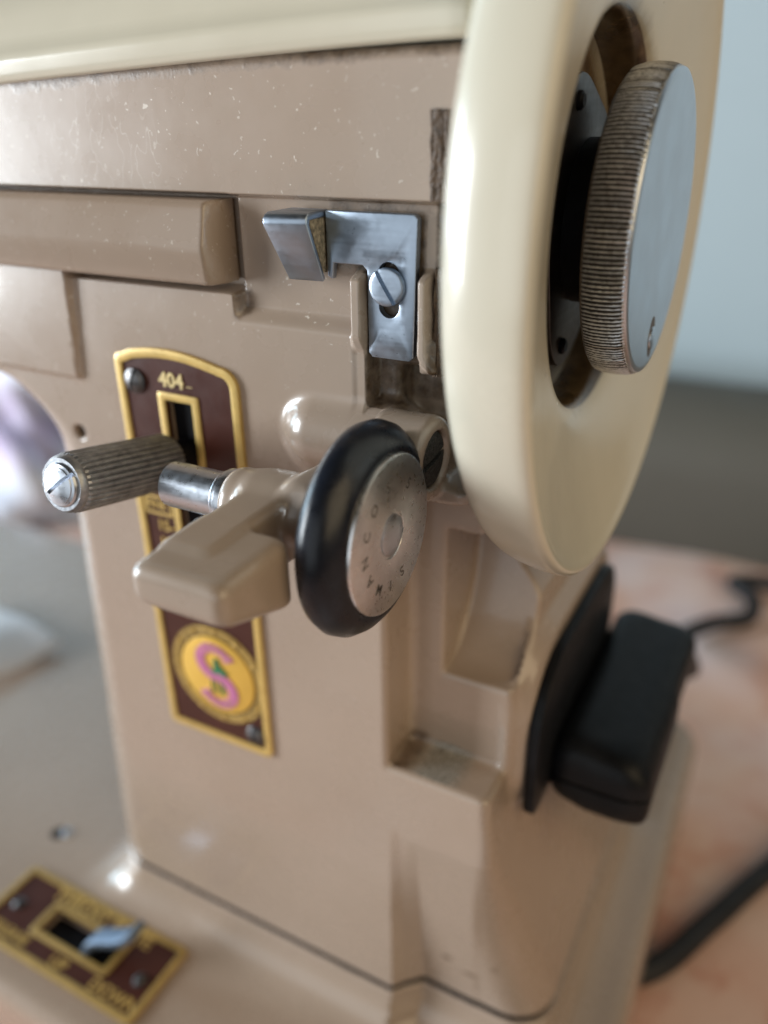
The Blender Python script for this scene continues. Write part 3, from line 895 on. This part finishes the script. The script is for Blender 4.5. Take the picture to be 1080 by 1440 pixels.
# green seated figure in the middle of the S, with machine legs below
fig = [(-2.3, .2), (-1.2, 1.0), (-.9, 2.0), (-1.1, 3.2), (-.5, 4.3), (.1, 4.2), (.15, 3.3), (.7, 2.2), (1.6, 1.6), (2.9, .3), (1.8, -.3), (.2, .1), (-1.0, -.3)]
prism('badge_figure', [(BC[0] + .55 + u * .8, BC[1] + .9 + v * .8) for u, v in fig][::-1], -1.22, -.8, 'y', 'green', plate)
L = []
for u in (-1.4, -.5, .5, 1.2):
    L.append(mesh_from('s', [(BC[0] + u * 1.1 + a, y, BC[1] - 1.3 - b) for a in (0, .28) for y in (-1.0, -.8) for b in (0, 3.0)],
                       [(0, 1, 3, 2), (4, 6, 7, 5), (0, 4, 5, 1), (2, 3, 7, 6), (0, 2, 6, 4), (1, 5, 7, 3)]))
link('badge_stand', join_meshes('badge_stand', L), 'green', plate)

def screw(name, c, d, r, h, mat, parent, slot_ang, slot_w=.5, dome=.35, slot_d=.45, rim=.15):
    """slotted screw head: lathe head with a real slot cut by splitting it into two halves"""
    c = Vector(c); d, u, v = basis(d)
    ca, sa = math.cos(slot_ang), math.sin(slot_ang)
    e1 = u * ca + v * sa; e2 = d.cross(e1)
    V = []; F = []
    hw_ = slot_w / 2
    for s in (1, -1):
        base = len(V); n = 22
        ring = []
        a0 = math.asin(min(.95, hw_ / r))
        for k in range(n + 1):
            a = a0 + (math.pi - 2 * a0) * k / n
            ring.append((r * math.cos(a), r * math.sin(a)))
        levels = [(0, 1.0), (h * .75, 1.0), (h * .92, 1 - rim * .35), (h, 1 - rim), (h + dome * .36, .80), (h + dome * .64, .60), (h + dome * .86, .38), (h + dome, .12)]
        for (hh, f) in levels:
            for (p, q) in ring:
                q2 = max(hw_, q * f); V.append(c + d * hh + e1 * (p * f) + e2 * (q2 * s))
        m = n + 1
        for lv in range(len(levels) - 1):
            for k in range(n):
                A = base + lv * m + k
                F.append((A, A + 1, A + m + 1, A + m))
        top = [base + (len(levels) - 1) * m + k for k in range(m)]; F.append(tuple(top))
        # slot wall
        F.append(tuple([base + lv * m for lv in range(len(levels))] + [base + lv * m + n for lv in reversed(range(len(levels)))]))
        F.append(tuple(base + k for k in range(m)))
    b0 = len(V)
    # slot floor
    fl = max(.02, h - slot_d)
    for p in (-r * .97, r * .97):
        for q in (-hw_ * 1.1, hw_ * 1.1):
            for z in (0, fl): V.append(c + d * z + e1 * p + e2 * q)
    F += [tuple(b0 + i for i in f) for f in ((0, 1, 3, 2), (4, 6, 7, 5), (0, 4, 5, 1), (2, 3, 7, 6), (0, 2, 6, 4), (1, 5, 7, 3))]
    return link(name, mesh_from(name, V, F, 30), mat, parent)
screw('plate_screw', (-56.4, -.3, 128.6), (0, -1, 0), 2.2, .6, 'steel_dark', plate, 1.3, .45, .7, .35)
screw('plate_screw', (-38.3, -.3, 58.0), (0, -1, 0), 2.2, .6, 'steel_dark', plate, 1.75, .45, .7, .35)

# ---- stitch lever with knurled grip
T0 = Vector((-47.6, -26.3, 121.4)); T1 = Vector((-47.6, -4.6, 117.1)); dv = (T1 - T0).normalized()
lathe('stitch_lever', [(0, 0), (0, 3.0), (32, 3.0), (32, 0)], T0 + dv * 8, dv, 'void', machine, 32)
lever = bpy.data.objects['stitch_lever']
NG = 32
def grip():
    P = [(.0, 3.2), (.0, 3.9), (.5, 4.25), (1.0, 4.3), (1.2, 4.25), (1.6, 4.6), (8, 4.62), (15, 4.62), (21.2, 4.6), (21.9, 4.2), (22.1, 3.6), (22.1, 2.9)]
    def rf(pi, k, r):
        if 5 <= pi <= 9:
            return r - (.0, .06, .40, .06)[k % 4] - (.06 if pi in (5, 9) else 0), 0.
        return r, 0.
    me = lathe_mesh('knurled_grip', P, T0, dv, NG * 4, 30, rfun=rf)
    return link('knurled_grip', me, 'grip', lever)
grip()
d_, u_, v_ = basis(-dv)
screw('tip_screw', T0 + dv * 1.0, -dv, 3.3, 1.5, 'chrome', lever, math.radians(38), .62, .55, .8, .2)
lathe('tip_bore', [(.9, 0), (.9, 3.85), (1.0, 3.85), (1.0, 0)], T0, dv, 'steel_dark', lever, 32)

# ---- bobbin winder
WA = (-15.9, 119.7)               # spindle axis (y, z)
def f_winder(x, y, z):
    r = np.hypot(y - WA[0], z - WA[1])
    d = smax(r - 4.8 - .25 * ss(-22, -14, x), np.maximum(-25.0 - x, x + 8.6), 2.2)
    zt = 123.2 + .02 * (y + 30)
    zb = 117.3 - .34 * (y + 40.5)
    pad = smax(smax(np.maximum(-20.8 - x, x + 6.9), np.maximum(-41.2 - y, y + 27.4), 2.0), np.maximum(z - zt, zb - z), 2.0)
    arm = smax(smax(np.maximum(-20.4 - x, x + 13.0), np.maximum(-36 - y, y + 12), 1.6), np.maximum(z - zt - .3, 113.5 - z + .0 * y), 1.6)
    d = smin(d, arm, 2.0)
    d = smin(d, pad, 1.0)
    link_ = smax(smax(np.maximum(-13.8 - x, x + 9.2), np.maximum(-19 - y, y + 1), 1.5), np.abs(z - 121.5) - 4.0, 1.5)
    return smin(d, link_, 1.5)
wme = sdf_mesh('bobbin_winder', f_winder, axis_pts((-27, -4, .4)), axis_pts((-44, 2, .45)), axis_pts((108, 128, .4)))
winder = link('bobbin_winder', wme, 'taupe_plain', machine)
WX = (1, 0, 0); wc = lambda x: (x, WA[0], WA[1])
lathe('oil_hole', [(0, 0), (0, .9), (.12, .85), (.12, 0)], (-14.0, WA[0] - .8, WA[1] + 4.95), (0, -.12, 1), 'void', winder, 20)
def spindle():
    # sleeve split along its lower front
    V = []; F = []; n = 48; X = [-36.2, -35.9, -30, -25.6]; R = [3.15, 3.4, 3.4, 3.4]
    a0, a1 = math.radians(222), math.radians(222 + 346)
    rows = []
    for ri, (x, r) in enumerate(zip(X, R)):
        row = []
        for k in range(n + 1):
            a = a0 + (a1 - a0) * k / n + math.radians(14)
            row.append(len(V)); V.append((x, WA[0] + r * math.cos(a), WA[1] + r * math.sin(a)))
        for k in range(n, -1, -1):
            a = a0 + (a1 - a0) * k / n + math.radians(14)
            row.append(len(V)); V.append((x, WA[0] + (r - .55) * math.cos(a), WA[1] + (r - .55) * math.sin(a)))
        rows.append(row)
    m = len(rows[0])
    for a, b in zip(rows[:-1], rows[1:]):
        for k in range(m): F.append((a[k], a[(k + 1) % m], b[(k + 1) % m], b[k]))
    for row in (rows[0], rows[-1]):
        for k in range(n): F.append((row[k], row[k + 1], row[m - 2 - k], row[m - 1 - k]))
    link('spindle_sleeve', mesh_from('spindle_sleeve', V, F, 35), 'chrome', winder)
    lathe('spindle_core', [(-35.9, 0), (-35.9, 2.2), (-35.5, 2.7), (-25, 2.7), (-25, 0)], wc(0), WX, 'chrome', winder, 40)
spindle()
lathe('spindle_collar', [(-26.6, 3.0), (-26.6, 3.55), (-26.2, 3.85), (-25.7, 3.85), (-25.5, 4.2), (-24.8, 4.25), (-24.3, 4.0), (-24.3, 2)], wc(0), WX, 'chrome', winder, 48)
tp = [(-5.9, 9.5), (-6.2, 11.0), (-5.9, 12.9), (-5.0, 14.1), (-3.7, 14.6), (-2.4, 14.4), (-1.1, 13.5), (-.2, 12.4), (.2, 11.5), (.2, 10.9), (-.4, 10.4), (-6, 9.4)]
lathe('tyre', tp, wc(0), WX, 'rubber', winder, 96, 70)
lathe('wheel_disc', [(-6.4, 0), (-6.4, 9.6), (-.6, 10.5), (.25, 10.9), (.55, 10.8), (.7, 10.5), (.7, 3.25), (.5, 3.15), (.5, 0)], wc(0), WX, 'steel_disc', winder, 96, 40)
lathe('rivet', [(.4, 0), (.4, 2.9), (.78, 2.85), (.9, 2.55), (.96, 1.5), (.98, 0)], wc(0), WX, 'chrome', winder, 40, 50)
L = []
def disc_text(txt, a0, step, r, size):
    for i, ch in enumerate(txt):
        a = math.radians(a0 - step * i)            # seen from +X, y runs to the right
        yy, zz = WA[0] + r * math.cos(a), WA[1] + r * math.sin(a)
        L.append(text_mesh(ch, size, .03, (.70, yy, zz), (0, math.sin(a), -math.cos(a)), (0, math.cos(a), math.sin(a)), bold=.02))
disc_text('SIMANCO', 292, 27, 7.2, 2.2)
disc_text('S 5', 98, 24, 7.2, 2.2)
link('stamped_lettering', join_meshes('stamped_lettering', L), 'ink', winder)
# pivot bolt in the clevis
screw('pivot_screw', (-1.5, -1.5, 124.8), (1, 0, 0), 4.1, 1.3, 'bolt', machine, math.radians(8), .8, .2, .5)

# ---- thread cutter
def cutter():
    outer = [(-17.6, 157.2), (-17.6, 148.6), (-16.9, 148.2), (-16.6, 150.4), (-12.0, 150.4), (-11.3, 149.7), (-11.3, 138.5), (-10.7, 137.9), (-4.9, 137.9), (-4.35, 138.4), (-3.75, 156.6), (-4.3, 157.2)]
    slot = [(-8.0 + 1.55 * math.cos(a), 147.6 + (1.9 if math.sin(a) >= 0 else -2.4) + 1.55 * math.sin(a)) for a in np.linspace(0, 2 * math.pi, 28, endpoint=False)]
    me = bpy.data.meshes.new('thread_cutter'); bm = bmesh.new()
    o = [bm.verts.new(W((u, .25, v))) for u, v in outer]; i = [bm.verts.new(W((u, .25, v))) for u, v in slot]
    eo = [bm.edges.new((o[k], o[(k + 1) % len(o)])) for k in range(len(o))]; ei = [bm.edges.new((i[k], i[(k + 1) % len(i)])) for k in range(len(i))]
    bmesh.ops.triangle_fill(bm, use_beauty=True, use_dissolve=False, edges=eo + ei)
    r = bmesh.ops.extrude_face_region(bm, geom=bm.faces[:])
    for v in [g for g in r['geom'] if isinstance(g, bmesh.types.BMVert)]: v.co.y += 1.3 * S
    bmesh.ops.recalc_face_normals(bm, faces=bm.faces)
    bm.to_mesh(me); bm.free()
    bevel_mesh(me, .16, 2, 40)
    o = link('thread_cutter', me, 'steel_blue', machine)
    # folded hook: top strip and sloping flap as one bent sheet
    P = [(1.2, 157.3), (-4.6, 157.3), (-5.4, 157.05), (-5.85, 156.5), (-5.9, 155.8), (-.9, 147.9), (-.2, 148.3), (-4.9, 155.7), (-4.7, 156.3), (1.2, 156.4)]
    V = []
    for x in (-23.6, -17.7):
        for (y, z) in P:
            dx = 1.6 * (157.3 - z) / 9 if x < -20 else 0
            V.append((x + dx * .2, y + (0 if x < -20 else 1.3 * ss(2, -6, y) * 0 + 1.6 * np.clip(-y / 6, 0, 1)), z))
    n = len(P)
    F = [tuple(range(n)), tuple(range(2 * n - 1, n - 1, -1))] + [(i, (i + 1) % n, n + (i + 1) % n, n + i) for i in range(n)]
    me = mesh_from('cutter_hook', V, F, 35); bevel_mesh(me, .15, 2, 40)
    link('cutter_hook', me, 'steel_blue', o)
    prism('lint_wedge', [(1.0, 156.5), (-3.3, 156.4), (-.1, 149.0), (1.0, 149.0)], -23.0, -17.95, 'x', 'dusty', o, bev=.2)
    screw('cutter_screw', (-8.0, .15, 147.9), (0, -1, 0), 2.55, .95, 'steel_blue', o, math.radians(-57), .62, .12, .7, .08)
    return o
cutter()

# ---- throat plate selector on the bed
BZ = -12.0
fo = rrect(-112.2, -59.6, -28.2, -8.2, 1.2, 4); fi = rrect(-110.8, -61.0, -26.8, -9.6, .6, 4)
fp_slot = rrect(-96.4, -74.4, -20.9, -14.7, .3, 2)
def fplate():
    me = bpy.data.meshes.new('feed_plate'); bm = bmesh.new()
    o = [bm.verts.new(W((u, v, BZ + .5))) for u, v in fo]; i = [bm.verts.new(W((u, v, BZ + .5))) for u, v in fp_slot]
    eo = [bm.edges.new((o[k], o[(k + 1) % len(o)])) for k in range(len(o))]; ei = [bm.edges.new((i[k], i[(k + 1) % len(i)])) for k in range(len(i))]
    bmesh.ops.triangle_fill(bm, use_beauty=True, use_dissolve=False, edges=eo + ei)
    r = bmesh.ops.extrude_face_region(bm, geom=bm.faces[:])
    for v in [g for g in r['geom'] if isinstance(g, bmesh.types.BMVert)]: v.co.z -= .9 * S
    bmesh.ops.recalc_face_normals(bm, faces=bm.faces)
    bm.to_mesh(me); bm.free(); finish(me, 30)
    return link('feed_plate', me, 'maroon', machine)
fp = fplate()
ring_prism('gold_border', rrect(-112.4, -59.4, -28.4, -8.0, 1.3, 4), fi, BZ - .4, BZ + .95, 'z', 'gold_dull', fp, bev=.2)
ring_prism('slot_frame', rrect(-98.2, -72.6, -22.6, -13.0, .8, 2), rrect(-96.5, -74.3, -21.0, -14.6, .3, 2), BZ + .3, BZ + .95, 'z', 'gold_dull', fp, bev=.15)
box('slot_shade_fill', -96.9, -73.8, -21.4, -14.2, -24, BZ - 2.0, 'void', fp)  # black fill painted as shade inside the bed slot
UY = (0, 1, 0)
L = [text_mesh('THROAT PLATE', 4.5, .12, (-84.5, -11.3, BZ + .55), UX, UY, bold=.10), text_mesh('RELEASE', 3.5, .12, (-102.5, -24.8, BZ + .55), UX, UY, bold=.06),
     text_mesh('UP', 4.0, .12, (-85.0, -25.2, BZ + .55), UX, UY, bold=.06), text_mesh('DOWN', 4.2, .12, (-67.5, -25.0, BZ + .55), UX, UY, bold=.06)]
link('lettering', join_meshes('lettering', L), 'gold', fp)
screw('plate_screw', (-106.6, -18.0, BZ + .5), (0, 0, 1), 1.7, .4, 'steel_dark', fp, .4, .45, .7, .35)
screw('plate_screw', (-64.6, -19.2, BZ + .5), (0, 0, 1), 1.7, .4, 'steel_dark', fp, .9, .45, .7, .35)
def feed_lever():
    P = [(-82.5, -18), (-81.8, -11.6), (-80.0, -8.6), (-77.0, -7.4), (-73.0, -6.2), (-70.5, -4.6), (-68.0, -1.4)]
    V = []; F = []
    for i, (x, z) in enumerate(P):
        a = P[max(i - 1, 0)]; b = P[min(i + 1, len(P) - 1)]
        dx, dz = b[0] - a[0], b[1] - a[1]; l = math.hypot(dx, dz); nx, nz = -dz / l * 1.0, dx / l * 1.0
        w = 2.4
        for s in (-1, 1):
            for q in (-1, 1): V.append((x + nx * s, -17.6 + q * w + (x + 80) * .25, z + nz * s))
    for i in range(len(P) - 1):
        a = i * 4; b = a + 4
        F += [(a, a + 1, b + 1, b), (a + 2, b + 2, b + 3, a + 3), (a, b, b + 2, a + 2), (a + 1, a + 3, b + 3, b + 1)]
    F += [(0, 2, 3, 1), (len(V) - 4, len(V) - 3, len(V) - 1, len(V) - 2)]
    me = mesh_from('feed_lever', V, F, 40); bevel_mesh(me, .35, 2, 35)
    return link('feed_lever', me, 'lever_steel', fp)
feed_lever()
screw('bed_screw', (-113.9, 4.2, BZ - .2), (0, 0, 1), 1.5, .6, 'chrome', machine, .7, .4, .5, .4)
lathe('screw_hole', [(-.4, 0), (-.4, 2.1), (.04, 2.1), (.06, 0)], (-116.0, 3.0, BZ), (0, 0, 1), 'void', machine, 24)

# ---- electrical socket on the end, and the plug in it
sk = prism('socket_plate', rrect(11.5, 66, 49.5, 81.5, (12, 14, 3, 6), 6), 13.2, 15.4, 'x', 'black_plastic', machine, bev=.4)
plug = thing('power_plug', 'black moulded plug pushed into the socket below the handwheel', 'plug', (25, 50, TABLE))
def f_plug(x, y, z):
    zt = 60.5 + 1.2 * (1 - ss(16.5, 28, x)) - .03 * (y - 45)
    core = smax(smax(np.maximum(14.6 - x, x - 33.8 - .02 * (y - 50)), np.maximum(20.5 - y, y - 79), 5.0), np.maximum(z - zt, 45.5 - z), 6.0)
    lip = smax(smax(np.maximum(22.0 - x, x - 34.0), np.maximum(22.5 - y, y - 52), 2.0), np.maximum(z - 56.5, 45.5 - z), 3.5)
    d = smin(core, lip, 2.5)
    # mould seam round the body and a shallow finger step
    seam = np.maximum(np.abs(z - 53.0) - .22, np.abs(d) - .35)
    d = smax(d, -seam, .15)
    return d
link('plug_body', sdf_mesh('plug_body', f_plug, axis_pts((13, 36, .6)), axis_pts((18, 83, .8)), axis_pts((42, 72, .5))), 'black_plastic', plug)
tube('plug_cable', [(25, 78, 50), (26, 98, 40), (30, 130, 10), (20, 175, -20), (18, 225, -42), (30, 250, -45.5), (44, 262, -45.5), (44, 280, -45), (34, 290, -44), (50, 297, -44), (90, 300, -45), (170, 306, -45)], 3.6, 'cable', plug)
cord = tube('mains_lead', [(-60, 40, -47.4), (15, 52, -47.4), (38, 64, -47.4), (52, 89, -47.4), (66, 117, -47.4), (95, 165, -47.4), (170, 230, -47.4), (300, 300, -47.4)], 3.3, 'cable')
tag(cord, 'thick black cord running out from under the machine over the cloth', 'cord')

# ---- things behind the pillar on the left
def paper():
    V = []; F = []; n = 16
    for i in range(n):
        for j in range(n):
            u, v = i / (n - 1), j / (n - 1)
            V.append((-252 + 66 * u + 4 * v, 44 + 26 * v - 4 * u, BZ + .8 + 9 * math.exp(-((u - .75) * 4) ** 2) * (1 - .4 * v) + 5 * v * (1 - u) + 6 * (1 - u) ** 2 + .8 * math.sin(9 * u + 5 * v)))
    for i in range(n - 1):
        for j in range(n - 1): F.append((i * n + j, (i + 1) * n + j, (i + 1) * n + j + 1, i * n + j + 1))
    me = mesh_from('paper_sheet', V, F, None)
    bm = bmesh.new(); bm.from_mesh(me)
    bmesh.ops.solidify(bm, geom=bm.faces[:], thickness=.0007); bm.to_mesh(me); bm.free(); finish(me)
    o = link('paper_sheet', me, 'paper'); return tag(o, 'crumpled white sheet lying on the machine bed left of the pillar', 'paper')
paper()
def heap():
    V = []; F = []; nu, nv = 90, 50
    for i in range(nu):
        for j in range(nv):
            a = 2 * math.pi * i / nu; t = j / (nv - 1) * math.pi / 2
            rx, ry, rz = 190, 70, 105
            r = 1 + .10 * math.sin(5 * a + 3 * t) + .07 * math.sin(11 * a - 5 * t) + .05 * math.sin(17 * a + 9 * t) + .06 * math.sin(8 * t + 2 * a)
            V.append((-470 + rx * r * math.cos(a) * math.cos(t), 235 + ry * r * math.sin(a) * math.cos(t), TABLE - .5 + rz * r * math.sin(t)))
    for i in range(nu):
        for j in range(nv - 1):
            k = (i + 1) % nu
            F.append((i * nv + j, k * nv + j, k * nv + j + 1, i * nv + j + 1))
    me = mesh_from('fabric_bundle', V, F, None)
    o = link('fabric_bundle', me, 'fabric'); return tag(o, 'bundle of pastel blue and purple patterned fabric behind the arm', 'fabric')
heap()
